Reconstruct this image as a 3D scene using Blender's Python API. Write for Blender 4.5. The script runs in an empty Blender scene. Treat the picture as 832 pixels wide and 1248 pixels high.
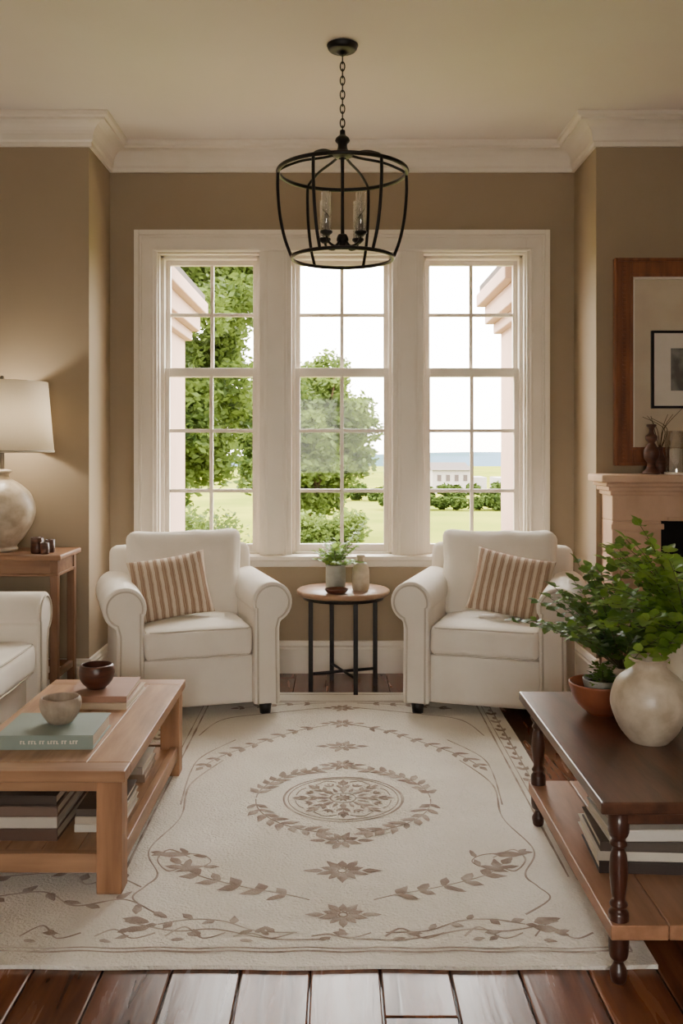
import bpy, bmesh, math, random
from mathutils import Vector, Matrix, noise
random.seed(7)
R=random.random
def U(a,b): return random.uniform(a,b)
C=bpy.context.scene.collection
pi=math.pi
FP=1150.0; H=1.4; VX=412.0; VY=546.0
# ---------------------------------------------------------------- materials
def srgb(r,g,b):
    f=lambda c:(c/255/12.92) if c/255<=.04045 else ((c/255+.055)/1.055)**2.4
    return (f(r),f(g),f(b),1)
def mat(name,col,rough=.6,col2=None,nscale=6,bump=0,bscale=60,stretch=(1,1,1),metal=0,sheen=0,spec=.5,coat=0,detail=4,contrast=(.35,.65),bdist=.01):
    m=bpy.data.materials.new(name); m.use_nodes=True
    nt=m.node_tree; N=nt.nodes; L=nt.links; b=N['Principled BSDF']
    b.inputs['Roughness'].default_value=rough; b.inputs['Metallic'].default_value=metal
    b.inputs['Specular IOR Level'].default_value=spec
    b.inputs['Sheen Weight'].default_value=sheen; b.inputs['Coat Weight'].default_value=coat
    tc=N.new('ShaderNodeTexCoord'); mp=N.new('ShaderNodeMapping'); mp.inputs['Scale'].default_value=stretch
    L.new(tc.outputs['Object'],mp.inputs['Vector'])
    no=N.new('ShaderNodeTexNoise'); no.inputs['Scale'].default_value=nscale; no.inputs['Detail'].default_value=detail
    L.new(mp.outputs[0],no.inputs['Vector'])
    cr=N.new('ShaderNodeValToRGB'); cr.color_ramp.elements[0].position=contrast[0]; cr.color_ramp.elements[1].position=contrast[1]
    if col2 is None: col2=tuple(c*.93 for c in col[:3])+(1,)
    cr.color_ramp.elements[0].color=col; cr.color_ramp.elements[1].color=col2
    L.new(no.outputs['Fac'],cr.inputs[0]); L.new(cr.outputs[0],b.inputs['Base Color'])
    if bump:
        n2=N.new('ShaderNodeTexNoise'); n2.inputs['Scale'].default_value=bscale; n2.inputs['Detail'].default_value=3
        L.new(mp.outputs[0],n2.inputs['Vector'])
        bp=N.new('ShaderNodeBump'); bp.inputs['Strength'].default_value=bump; bp.inputs['Distance'].default_value=bdist
        L.new(n2.outputs['Fac'],bp.inputs['Height']); L.new(bp.outputs[0],b.inputs['Normal'])
    return m
def wood(name,c1,c2,rough=.4,axis='y',scale=7,coat=0,bump=.15):
    st={'x':(.12,1,1),'y':(1,.12,1),'z':(1,1,.12)}[axis]
    st=tuple(s*3 for s in st)
    return mat(name,c1,rough,c2,nscale=scale,stretch=st,bump=bump,bscale=scale*5,coat=coat,detail=8,contrast=(.3,.7),bdist=.004)
def leafmat(name,c1,c2,sc,k=1.5,spec=.4):
    m=mat(name,c1,.5,c2,sc,spec=spec); nt=m.node_tree; N=nt.nodes; L=nt.links; b=N['Principled BSDF']; o=N['Material Output']
    t=N.new('ShaderNodeBsdfTranslucent'); t.inputs[0].default_value=tuple(min(1,c*k) for c in c1[:3])+(1,)
    x=N.new('ShaderNodeMixShader'); x.inputs[0].default_value=.35
    L.new(b.outputs[0],x.inputs[1]); L.new(t.outputs[0],x.inputs[2]); L.new(x.outputs[0],o.inputs[0]); return m
M={}
M['wall']=mat('wall_paint',srgb(158,141,116),.75,srgb(154,137,112),2,.04,120)
M['ceil']=mat('ceiling_paint',srgb(230,222,212),.8,srgb(227,218,208),1.5)
M['trim']=mat('trim_paint',srgb(236,227,212),.4,srgb(232,223,207))
M['ext']=mat('stucco',srgb(168,140,126),.8,bump=.1,spec=.1)
M['sofa']=mat('linen_upholstery',srgb(240,233,221),.9,srgb(230,222,208),3,.3,350,sheen=.1,bdist=.003)
M['pipe']=mat('upholstery_piping',srgb(204,194,178),.9)
M['black']=mat('blackened_iron',srgb(22,19,18),.42,metal=.4)
M['foot']=mat('ebony_foot',srgb(20,17,16),.4)
M['oak']=wood('oak_y',srgb(182,142,106),srgb(134,97,68),.34,'y')
M['oakx']=wood('oak_x',srgb(174,134,100),srgb(130,93,66),.38,'x')
M['oakz']=wood('oak_z',srgb(178,132,96),srgb(132,93,64),.42,'z')
M['wal']=wood('walnut_y',srgb(104,68,50),srgb(58,37,28),.3,'y',coat=.15)
M['walz']=wood('walnut_z',srgb(78,46,35),srgb(50,29,23),.32,'z',coat=.15)
M['walsh']=wood('walnut_shelf',srgb(176,130,98),srgb(132,92,66),.35,'y')
M['side']=wood('console_wood_x',srgb(150,110,78),srgb(114,78,54),.45,'x')
M['sidez']=wood('console_wood_z',srgb(142,102,72),srgb(106,72,50),.45,'z')
M['mirw']=wood('frame_wood',srgb(144,88,56),srgb(104,60,38),.4,'z',10)
M['mantel']=mat('mantel_stone',srgb(218,184,154),.55,srgb(200,164,134),5,.08,40)
M['soot']=mat('firebox_brick',srgb(26,22,20),.9,srgb(14,12,11))
M['cer']=mat('cream_ceramic',srgb(207,194,172),.35,srgb(170,154,130),14,.1,40,detail=8)
M['cer2']=mat('beige_ceramic',srgb(214,200,178),.3,srgb(196,180,156),8,coat=.3)
M['greyc']=mat('grey_glaze',srgb(158,158,148),.35,srgb(128,128,118),10)
M['terra']=mat('terracotta',srgb(150,86,58),.5,srgb(120,64,42),8)
M['dcup']=mat('dark_wood_cup',srgb(92,54,40),.35,srgb(60,34,26),12,stretch=(1,1,5))
M['bcup']=mat('stone_cup',srgb(176,160,140),.6,srgb(150,134,116),20)
M['leaf']=leafmat('plant_leaf',srgb(132,160,70),srgb(84,124,48),9,1.7)
M['leafd']=leafmat('plant_leaf_dark',srgb(98,126,56),srgb(58,90,40),9,1.6)
M['stem']=mat('plant_stem',srgb(86,84,48),.6)
M['tree1']=leafmat('tree_leaf',srgb(72,86,34),srgb(30,44,18),1.6,1.5,.05)
M['tree2']=leafmat('tree_leaf_far',srgb(80,94,40),srgb(38,54,24),1.0,1.5,.05)
M['bark']=mat('bark',srgb(80,64,48),.9,srgb(56,44,33),6,spec=.1)
M['grass']=mat('lawn_grass',srgb(104,106,38),.95,srgb(84,92,32),.25,detail=8,spec=0)
M['hedge']=mat('hedge_green',srgb(54,66,28),.9,srgb(34,46,18),2,spec=0)
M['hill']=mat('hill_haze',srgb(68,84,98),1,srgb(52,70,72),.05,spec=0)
M['whiteb']=mat('render_white',srgb(136,130,124),.8,spec=.1)
M['roof']=mat('roof_grey',srgb(70,62,58),.8,spec=.1)
M['soil']=mat('soil',srgb(50,38,28),.9)
M['paper']=mat('book_pages',srgb(226,216,196),.8,srgb(206,196,176),60,stretch=(.1,.1,6))
M['mat_']=mat('art_mat',srgb(208,194,168),.3,srgb(200,184,158))  # flat beige painted as the room's reflection in the mirror
M['matw']=mat('art_mat_white',srgb(226,218,204),.6)
M['art']=mat('art_print',srgb(150,148,140),.6,srgb(92,90,86),9)
M['pewter']=mat('pewter',srgb(120,116,110),.35,metal=.8)
M['candle']=mat('candle_wax',srgb(236,230,216),.5)
def glassmat(name,tr=.9,col=(1,1,1,1)):
    m=bpy.data.materials.new(name); m.use_nodes=True; nt=m.node_tree; N=nt.nodes; L=nt.links
    N.remove(N['Principled BSDF']); o=N['Material Output']
    t=N.new('ShaderNodeBsdfTransparent'); t.inputs[0].default_value=col; g=N.new('ShaderNodeBsdfGlossy'); g.inputs['Roughness'].default_value=.03
    x=N.new('ShaderNodeMixShader'); x.inputs[0].default_value=1-tr
    L.new(t.outputs[0],x.inputs[1]); L.new(g.outputs[0],x.inputs[2]); L.new(x.outputs[0],o.inputs[0]); return m
M['pane']=glassmat('window_glass',.985); M['glass']=glassmat('clear_glass',.72)
def shade_mat():
    m=mat('linen_shade',srgb(240,230,210),.9,srgb(234,222,200),200,.1,300)
    nt=m.node_tree; N=nt.nodes; L=nt.links; b=N['Principled BSDF']; o=N['Material Output']
    t=N.new('ShaderNodeBsdfTranslucent'); t.inputs[0].default_value=(.9,.84,.72,1)
    x=N.new('ShaderNodeMixShader'); x.inputs[0].default_value=.4
    L.new(b.outputs[0],x.inputs[1]); L.new(t.outputs[0],x.inputs[2]); L.new(x.outputs[0],o.inputs[0]); return m
M['shade']=shade_mat()
def stripe_mat():
    m=bpy.data.materials.new('striped_linen'); m.use_nodes=True; nt=m.node_tree; N=nt.nodes; L=nt.links; b=N['Principled BSDF']
    b.inputs['Roughness'].default_value=.95
    tc=N.new('ShaderNodeTexCoord'); sx=N.new('ShaderNodeSeparateXYZ'); L.new(tc.outputs['Object'],sx.inputs[0])
    no=N.new('ShaderNodeTexNoise'); no.inputs['Scale'].default_value=30; L.new(tc.outputs['Object'],no.inputs['Vector'])
    a=N.new('ShaderNodeMath'); a.operation='MULTIPLY_ADD'; a.inputs[1].default_value=.008; L.new(no.outputs['Fac'],a.inputs[0]); L.new(sx.outputs[0],a.inputs[2])
    k=N.new('ShaderNodeMath'); k.operation='MULTIPLY'; k.inputs[1].default_value=25; L.new(a.outputs[0],k.inputs[0])
    f=N.new('ShaderNodeMath'); f.operation='FRACT'; L.new(k.outputs[0],f.inputs[0])
    cr=N.new('ShaderNodeValToRGB'); e=cr.color_ramp.elements; e[0].position=0; e[0].color=srgb(208,193,173); e[1].position=1; e[1].color=srgb(208,193,173)
    for p,c in ((.2,(208,193,173)),(.26,(148,120,98)),(.42,(172,146,124)),(.64,(136,108,87)),(.7,(190,172,150)),(.76,(152,126,104)),(.84,(208,193,173))):
        q=e.new(p); q.color=srgb(*c)
    L.new(f.outputs[0],cr.inputs[0]); L.new(cr.outputs[0],b.inputs['Base Color'])
    n2=N.new('ShaderNodeTexNoise'); n2.inputs['Scale'].default_value=260; L.new(tc.outputs['Object'],n2.inputs['Vector'])
    bp=N.new('ShaderNodeBump'); bp.inputs['Strength'].default_value=.4; bp.inputs['Distance'].default_value=.004
    L.new(n2.outputs['Fac'],bp.inputs['Height']); L.new(bp.outputs[0],b.inputs['Normal']); return m
M['stripe']=stripe_mat()
def floor_mat():
    m=bpy.data.materials.new('oak_floorboards'); m.use_nodes=True; nt=m.node_tree; N=nt.nodes; L=nt.links; b=N['Principled BSDF']
    at=N.new('ShaderNodeAttribute'); at.attribute_name='rnd'
    tc=N.new('ShaderNodeTexCoord'); ad=N.new('ShaderNodeVectorMath'); ad.operation='MULTIPLY_ADD'
    ad.inputs[1].default_value=(7,.7,7); L.new(tc.outputs['Object'],ad.inputs[0])
    vm=N.new('ShaderNodeVectorMath'); vm.operation='SCALE'; vm.inputs['Scale'].default_value=40; L.new(at.outputs['Color'],vm.inputs[0]); L.new(vm.outputs[0],ad.inputs[2])
    no=N.new('ShaderNodeTexNoise'); no.inputs['Scale'].default_value=3; no.inputs['Detail'].default_value=8; no.inputs['Distortion'].default_value=.6; L.new(ad.outputs[0],no.inputs['Vector'])
    cr=N.new('ShaderNodeValToRGB'); cr.color_ramp.elements[0].position=.3; cr.color_ramp.elements[1].position=.7
    cr.color_ramp.elements[0].color=srgb(66,37,25); cr.color_ramp.elements[1].color=srgb(122,74,48); L.new(no.outputs['Fac'],cr.inputs[0])
    mr=N.new('ShaderNodeMapRange'); mr.inputs[3].default_value=.65; mr.inputs[4].default_value=1.25; L.new(at.outputs['Fac'],mr.inputs[0])
    mx=N.new('ShaderNodeVectorMath'); mx.operation='SCALE'; L.new(cr.outputs[0],mx.inputs[0]); L.new(mr.outputs[0],mx.inputs['Scale'])
    L.new(mx.outputs[0],b.inputs['Base Color'])
    rr=N.new('ShaderNodeMapRange'); rr.inputs[3].default_value=.16; rr.inputs[4].default_value=.34; L.new(no.outputs['Fac'],rr.inputs[0]); L.new(rr.outputs[0],b.inputs['Roughness'])
    b.inputs['Specular IOR Level'].default_value=.4
    bp=N.new('ShaderNodeBump'); bp.inputs['Strength'].default_value=.25; bp.inputs['Distance'].default_value=.005; L.new(no.outputs['Fac'],bp.inputs['Height']); L.new(bp.outputs[0],b.inputs['Normal'])
    return m
M['floor']=floor_mat()
M['rug']=mat('rug_wool',srgb(236,229,216),.95,srgb(216,207,191),2.2,.9,110,detail=8,contrast=(.3,.75),sheen=.1,bdist=.012)
M['rugp']=mat('rug_motif_wool',srgb(146,127,113),.95,srgb(196,182,166),16,.5,200,detail=6,contrast=(.40,.78))
M['rugl']=mat('rug_line_wool',srgb(154,136,121),.95,srgb(204,191,175),9,.5,200,detail=6,contrast=(.4,.7))
def cover(name,c): 
    return mat(name,srgb(*c),.55)
# ---------------------------------------------------------------- builders
def empty(name,loc=(0,0,0),rz=0):
    e=bpy.data.objects.new(name,None); e.location=loc; e.rotation_euler=(0,0,rz); e.empty_display_size=.1; C.objects.link(e); return e
def obj(name,verts,faces,m,parent=None,smooth=False,loc=(0,0,0),rot=(0,0,0)):
    me=bpy.data.meshes.new(name); me.from_pydata([tuple(v) for v in verts],[],faces); me.update()
    bm=bmesh.new(); bm.from_mesh(me); bmesh.ops.recalc_face_normals(bm,faces=bm.faces); bm.to_mesh(me); bm.free()
    o=bpy.data.objects.new(name,me); C.objects.link(o); o.location=loc; o.rotation_euler=rot
    if m: me.materials.append(m)
    if smooth:
        for p in me.polygons: p.use_smooth=True
    if parent: o.parent=parent
    return o
def boxv(x0,x1,y0,y1,z0,z1):
    v=[(x,y,z) for x in (x0,x1) for y in (y0,y1) for z in (z0,z1)]
    f=[(0,1,3,2),(4,6,7,5),(0,4,5,1),(2,3,7,6),(0,2,6,4),(1,5,7,3)]
    return v,f
def boxes(name,lst,m,parent=None,bevel=0,loc=(0,0,0),rot=(0,0,0)):
    V=[];F=[]
    for b in lst:
        v,f=boxv(*b); n=len(V); V+=v; F+=[tuple(i+n for i in q) for q in f]
    o=obj(name,V,F,m,parent,loc=loc,rot=rot)
    if bevel:
        md=o.modifiers.new('bev','BEVEL'); md.width=bevel; md.segments=3; md.limit_method='ANGLE'; md.harden_normals=False
        for p in o.data.polygons: p.use_smooth=True
        w=o.modifiers.new('wn','WEIGHTED_NORMAL'); w.keep_sharp=True
    return o
def box(name,x0,x1,y0,y1,z0,z1,m,parent=None,bevel=0,**k): return boxes(name,[(x0,x1,y0,y1,z0,z1)],m,parent,bevel,**k)
def rbox(name,w,d,h,r,m,parent=None,crown=(0,0,0),n=14,loc=(0,0,0),rot=(0,0,0),nz=0,seed=0,pinch=0):
    ts=[math.sin(pi/2*(2*i/n-1)) for i in range(n+1)]
    idx={};V=[];F=[]
    hw,hd,hh=w/2,d/2,h/2
    def vert(a,b,c):
        k=(round(a,5),round(b,5),round(c,5))
        if k in idx: return idx[k]
        p=Vector((a*hw,b*hd,c*hh)); q=Vector((max(-hw+r,min(hw-r,p.x)),max(-hd+r,min(hd-r,p.y)),max(-hh+r,min(hh-r,p.z))))
        dd=p-q
        if dd.length>1e-9: p=q+dd.normalized()*r
        p.x+=crown[0]*a*(1-b*b)*(1-c*c); p.y+=crown[1]*b*(1-a*a)*(1-c*c); p.z+=crown[2]*c*(1-a*a)*(1-b*b)
        if pinch: p.x+=pinch*c*a*hw
        if nz:
            s=noise.noise(Vector((p.x*5+seed,p.y*5,p.z*5)))+.5*noise.noise(Vector((p.x*12,p.y*12+seed,p.z*12)))
            dn=Vector((a,b,c)).normalized(); p+=dn*s*nz
        idx[k]=len(V); V.append(p); return idx[k]
    for ax in range(3):
        for s in (-1,1):
            for i in range(n):
                for j in range(n):
                    q=[]
                    for (u,v) in ((i,j),(i+1,j),(i+1,j+1),(i,j+1)):
                        c=[0,0,0]; c[ax]=s; c[(ax+1)%3]=ts[u]; c[(ax+2)%3]=ts[v]; q.append(vert(*c))
                    F.append(tuple(q))
    return obj(name,V,F,m,parent,True,loc,rot)
def lathe(name,prof,m,parent=None,loc=(0,0,0),seg=40,smooth=True,rib=0,nrib=0):
    V=[];F=[];n=len(prof)
    for i in range(seg):
        a=2*pi*i/seg
        for r,z in prof:
            rr=r*(1+rib*math.cos(nrib*a)); V.append((rr*math.cos(a),rr*math.sin(a),z))
    for i in range(seg):
        j=(i+1)%seg
        for k in range(n-1):
            F.append((i*n+k,j*n+k,j*n+k+1,i*n+k+1))
    o=obj(name,V,F,m,parent,smooth,loc)
    bm=bmesh.new(); bm.from_mesh(o.data); bmesh.ops.remove_doubles(bm,verts=bm.verts,dist=1e-5); bmesh.ops.recalc_face_normals(bm,faces=bm.faces); bm.to_mesh(o.data); bm.free()
    return o
def smoothprof(pts,n=6):
    out=[]
    for i in range(len(pts)-1):
        p0=pts[max(i-1,0)];p1=pts[i];p2=pts[i+1];p3=pts[min(i+2,len(pts)-1)]
        for k in range(n):
            t=k/n
            out.append(tuple(.5*((2*p1[c])+(-p0[c]+p2[c])*t+(2*p0[c]-5*p1[c]+4*p2[c]-p3[c])*t*t+(-p0[c]+3*p1[c]-3*p2[c]+p3[c])*t**3) for c in range(len(p1))))
    out.append(pts[-1]); return out
def tube(name,paths,r,m,parent=None,seg=8,closed=False,loc=(0,0,0),taper=None):
    V=[];F=[]
    for P in paths:
        P=[Vector(p) for p in P]; n=len(P); base=len(V); up=None
        for i,p in enumerate(P):
            if closed: t=P[(i+1)%n]-P[i-1]
            else: t=P[min(i+1,n-1)]-P[max(i-1,0)]
            t.normalize()
            if up is None: up=Vector((0,0,1)) if abs(t.z)<.9 else Vector((1,0,0))
            s=t.cross(up)
            if s.length<1e-4: s=t.orthogonal()
            s.normalize(); up=s.cross(t).normalized()
            rr=r if taper is None else r*(1+(taper-1)*i/max(n-1,1))
            for k in range(seg):
                a=2*pi*k/seg; V.append(p+s*math.cos(a)*rr+up*math.sin(a)*rr)
        m_=n if closed else n-1
        for i in range(m_):
            j=(i+1)%n
            for k in range(seg):
                l=(k+1)%seg; F.append((base+i*seg+k,base+i*seg+l,base+j*seg+l,base+j*seg+k))
        if not closed:
            F.append(tuple(base+k for k in range(seg))); F.append(tuple(base+(n-1)*seg+k for k in range(seg))[::-1])
    return obj(name,V,F,m,parent,True,loc)
def sweep(name,path,prof,m,parent=None):
    P=[Vector((p[0],p[1])) for p in path]; n=len(P); V=[];F=[];k=len(prof)
    nr=[]
    for i in range(n-1):
        d=(P[i+1]-P[i]).normalized(); nr.append(Vector((d.y,-d.x)))
    for i in range(n):
        if i==0: mm=nr[0]
        elif i==n-1: mm=nr[-1]
        else: mm=(nr[i-1]+nr[i])/(1+nr[i-1].dot(nr[i]))
        for o,z in prof:
            q=P[i]+mm*o; V.append((q.x,q.y,z))
    for i in range(n-1):
        for j in range(k):
            l=(j+1)%k; F.append((i*k+j,(i+1)*k+j,(i+1)*k+l,i*k+l))
    F.append(tuple(range(k))); F.append(tuple((n-1)*k+j for j in range(k))[::-1])
    return obj(name,V,F,m,parent)
def extrude_xz(name,poly,y0,y1,m,parent=None,bevel=.012):
    n=len(poly); V=[(x,y0,z) for x,z in poly]+[(x,y1,z) for x,z in poly]
    F=[tuple(range(n)),tuple(range(n,2*n))[::-1]]+[(i,(i+1)%n,n+(i+1)%n,n+i) for i in range(n)]
    o=obj(name,V,F,m,parent)
    if bevel:
        b=o.modifiers.new('b','BEVEL'); b.width=bevel; b.segments=3; b.limit_method='ANGLE'; b.angle_limit=math.radians(50)
    for p in o.data.polygons: p.use_smooth=True
    w=o.modifiers.new('wn','WEIGHTED_NORMAL'); w.keep_sharp=True
    return o
# ---------------------------------------------------------------- room shell
XL,XR=-3.0,3.0; AL,AR=-1.42,1.47; YF=5.38; YB=5.88; YR=-1.5; CH=3.28
V=[];F=[];rn=[]
pw=.186; x=XL-.05
while x<XR+.05:
    y=YR-U(0,1.5)
    while y<6.0:
        ln=U(1.4,2.6); g=.0022; a=R()
        y0=max(y,YR-.05); y1=min(y+ln,6.0)
        if y1>y0+.01:
            x0,x1=x+g,x+pw-g; yy0,yy1=y0+g,y1-g; e=.004
            b=len(V)
            V+=[(x0,yy0,-.003),(x1,yy0,-.003),(x1,yy1,-.003),(x0,yy1,-.003),(x0+e,yy0+e,0),(x1-e,yy0+e,0),(x1-e,yy1-e,0),(x0+e,yy1-e,0),(x0,yy0,-.02),(x1,yy0,-.02),(x1,yy1,-.02),(x0,yy1,-.02)]
            fs=[(4,5,6,7),(0,1,5,4),(1,2,6,5),(2,3,7,6),(3,0,4,7),(8,9,1,0),(9,10,2,1),(10,11,3,2),(11,8,0,3)]
            F+=[tuple(b+i for i in f) for f in fs]; rn+=[a]*len(fs)
        y+=ln
    x+=pw
b=len(V); V+=[(-3.2,-1.7,-.02),(3.2,-1.7,-.02),(3.2,6.08,-.02),(-3.2,6.08,-.02)]; F.append((b,b+1,b+2,b+3)); rn.append(0)
me=bpy.data.meshes.new('floor'); me.from_pydata(V,[],F); me.update()
at=me.attributes.new('rnd','FLOAT_COLOR','CORNER')
for p,a in zip(me.polygons,rn):
    for l in p.loop_indices: at.data[l].color=(a,a,a,1)
me.materials.append(M['floor']); fo=bpy.data.objects.new('floor',me); C.objects.link(fo)
box('ceiling',-3.2,3.2,-1.7,6.12,CH,CH+.2,M['ceil'])
WX0,WX1,WZ0,WZ1=-1.125,1.17,.735,2.62
boxes('wall_back',[(AL-.02,WX0,YB,YB+.2,-.02,CH),(WX1,AR+.02,YB,YB+.2,-.02,CH),(WX0,WX1,YB,YB+.2,-.02,WZ0-.03),(WX0,WX1,YB,YB+.2,WZ1,CH)],M['wall'])
box('wall_alcove_left',-3.2,AL,YF,YB+.2,-.02,CH,M['wall'])
box('wall_alcove_right',AR,3.2,YF,YB+.2,-.02,CH,M['wall'])
box('wall_left',-3.2,XL,-1.7,YF,-.02,CH,M['wall'])
box('wall_right',XR,3.2,-1.7,YF,-.02,CH,M['wall'])
rw,rz0,rz1=.75,1.0,2.15  # opening behind the camera, sized for the amount of sky fill
boxes('wall_front',[(XL,-rw,-1.7,YR,-.02,CH),(rw,XR,-1.7,YR,-.02,CH),(-rw,rw,-1.7,YR,-.02,rz0),(-rw,rw,-1.7,YR,rz1,CH)],M['wall'])
w4=empty('window_4',(0,-1.6,0))  # unseen window added in the rear wall to let fill light in
boxes('frame',[(-rw,-rw+.05,-.05,.05,rz0,rz1),(rw-.05,rw,-.05,.05,rz0,rz1),(-rw+.05,rw-.05,-.05,.05,rz0,rz0+.05),(-rw+.05,rw-.05,-.05,.05,rz1-.05,rz1),(-.02,.02,-.04,.04,rz0+.05,rz1-.05)],M['trim'],w4)
path=[(XL,YF),(AL,YF),(AL,YB),(AR,YB),(AR,YF),(XR,YF)]
cp=[(0,3.115),(.018,3.115),(.018,3.14),(.028,3.148),(.03,3.165)]
for i in range(7):
    a=i/6*pi/2; cp.append((.03+.075*(1-math.cos(a)),3.165+.07*math.sin(a)))
cp+=[(.115,3.235),(.115,3.25),(.135,3.256),(.14,3.268),(.14,CH),(0,CH)]
sweep('trim_1',path,cp,M['trim'])
bp=[(0,0),(.022,0),(.022,.15),(.016,.16),(.02,.172),(.012,.195),(0,.2)]
sweep('baseboard_back',[(XL,YF),(AL,YF),(AL,YB),(AR,YB),(AR,YF),(1.485,YF)],bp,M['trim'])
sweep('baseboard_left',[(XL,YR),(XL,YF)],bp,M['trim'])
sweep('baseboard_right',[(XR,YF),(XR,YR)],bp,M['trim'])
CO=(-1.263,1.309,2.75)
cl=[(CO[0],WX0,YB-.022,YB,WZ0,CO[2]),(WX1,CO[1],YB-.022,YB,WZ0,CO[2]),(WX0,WX1,YB-.022,YB,WZ1,CO[2]),
    (CO[0],CO[0]+.03,YB-.05,YB-.022,WZ0,CO[2]),(CO[1]-.03,CO[1],YB-.05,YB-.022,WZ0,CO[2]),(CO[0]+.03,CO[1]-.03,YB-.05,YB-.022,CO[2]-.03,CO[2]),
    (CO[0]+.03,CO[0]+.045,YB-.035,YB-.022,WZ0,CO[2]-.03),(CO[1]-.045,CO[1]-.03,YB-.035,YB-.022,WZ0,CO[2]-.03),(CO[0]+.045,CO[1]-.045,YB-.035,YB-.022,CO[2]-.045,CO[2]-.03),
    (WX0-.035,WX0-.02,YB-.034,YB-.022,WZ0,WZ1+.02),(WX1+.02,WX1+.035,YB-.034,YB-.022,WZ0,WZ1+.02),(WX0-.02,WX1+.02,YB-.034,YB-.022,WZ1+.005,WZ1+.02)]
posts=[(-.49,-.29),(.337,.53)]
for a,b in posts:
    cl+=[(a,b,YB-.012,YB+.16,WZ0,WZ1),(a+.03,b-.03,YB-.022,YB-.012,WZ0,WZ1),(a+.05,b-.05,YB-.028,YB-.022,WZ0,WZ1)]
cl+=[(WX0-.001,WX0+.012,YB,YB+.18,WZ0,WZ1),(WX1-.012,WX1+.001,YB,YB+.18,WZ0,WZ1),(WX0,WX1,YB,YB+.18,WZ1-.012,WZ1)]
boxes('trim_2',cl,M['trim'],bevel=.003)
boxes('trim_3',[(-1.30,1.345,YB-.085,YB+.2,WZ0-.03,WZ0),(-1.26,1.305,YB-.02,YB,WZ0-.075,WZ0-.03)],M['trim'],bevel=.006)
for i,(a,b) in enumerate([(WX0+.012,-.49),(-.29,.337),(.53,WX1-.012)]):
    e=empty('window_%d'%(i+1)); st=.036
    za,zb=WZ0,WZ1-.012; m0,m1=1.85,1.905
    L_=[(a,a+st*.6,YB+.05,YB+.16,za,zb),(b-st*.6,b,YB+.05,YB+.16,za,zb),(a,b,YB+.05,YB+.16,zb-.02,zb),(a,b,YB+.05,YB+.16,za,za+.012)]
    boxes('frame',L_,M['trim'],e,.003)
    a2,b2=a+st*.6,b-st*.6; c=(a+b)/2; mt=.011
    low=[(a2,a2+.028,YB+.07,YB+.105,za+.012,m1),(b2-.028,b2,YB+.07,YB+.105,za+.012,m1),(a2+.028,b2-.028,YB+.07,YB+.105,za+.012,za+.06),(a2+.028,b2-.028,YB+.07,YB+.105,m0,m1),
         (c-mt,c+mt,YB+.078,YB+.1,za+.06,m0)]
    for z in (1.509,1.13): low+=[(a2+.028,c-mt,YB+.078,YB+.1,z-mt,z+mt),(c+mt,b2-.028,YB+.078,YB+.1,z-mt,z+mt)]
    boxes('lower_sash',low,M['trim'],e,.002)
    up=[(a2,a2+.028,YB+.11,YB+.145,m0,zb-.02),(b2-.028,b2,YB+.11,YB+.145,m0,zb-.02),(a2+.028,b2-.028,YB+.11,YB+.145,zb-.05,zb-.02),(a2+.028,b2-.028,YB+.11,YB+.145,m0,m1),
        (c-mt,c+mt,YB+.118,YB+.14,m1,zb-.05)]
    z=2.245; up+=[(a2+.028,c-mt,YB+.118,YB+.14,z-mt,z+mt),(c+mt,b2-.028,YB+.118,YB+.14,z-mt,z+mt)]
    boxes('upper_sash',up,M['trim'],e,.002)
    obj('panes',[(a2,YB+.09,za),(b2,YB+.09,za),(b2,YB+.09,m0),(a2,YB+.09,m0),(a2,YB+.13,m0),(b2,YB+.13,m0),(b2,YB+.13,zb),(a2,YB+.13,zb)],[(0,1,2,3),(4,5,6,7)],M['pane'],e)
# ---------------------------------------------------------------- exterior
GZ=-1.5
obj('lawn',[(-150,6.08,GZ),(150,6.08,GZ),(150,160,GZ),(-150,160,GZ)],[(0,1,2,3)],M['grass'])
for nm,s in (('porch_wing',-1),('porch_wing',1)):
    yl=7.7 if s<0 else 7.25
    e=empty(nm)
    def bx(a,b,*r): 
        return (min(a*s,b*s),max(a*s,b*s))+r
    boxes('wall_body',[bx(1.25,2.6,6.12,yl,GZ+.01,2.3)],M['ext'],e)
    boxes('cornice',[bx(1.20,2.65,6.12,yl+.06,2.28,2.36),bx(1.14,2.7,6.12,yl+.1,2.36,2.5),bx(1.08,2.75,6.12,yl+.14,2.5,2.6)],M['ext'],e,.01)
    boxes('roof_slab',[bx(1.1,2.7,6.12,yl+.1,2.6,2.66)],M['roof'],e)
V=[];F=[];n=60
for i in range(n+1):
    x=-140+280*i/n
    h=.35+2.6*(noise.noise(Vector((x*.025,3.1,0))))
    V+=[(x,150,GZ),(x,156,h*.5-.5),(x,170,h)]
for i in range(n):
    for k in range(2): F.append((i*3+k,i*3+3+k,i*3+4+k,i*3+1+k))
obj('distant_hills',V,F,M['hill'],smooth=True)
e=empty('distant_farmhouse',(0,0,0))
boxes('body',[(6.0,8.4,60,65,GZ,.05),(8.4,9.6,61,64,GZ,-.5),(10.6,12,63,66,GZ,-.6)],M['whiteb'],e)
obj('gable_roof',[(5.9,59.8,.0),(8.5,59.8,.0),(8.5,65.2,.0),(5.9,65.2,.0),(6.0,62.5,.45),(8.4,62.5,.45)],[(0,1,5,4),(2,3,4,5),(0,4,3),(1,2,5)],M['roof'],e)
boxes('windows',[(6.3+i*.55,6.55+i*.55,59.96,60,-.7,-.3) for i in range(4)],M['roof'],e)
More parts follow.
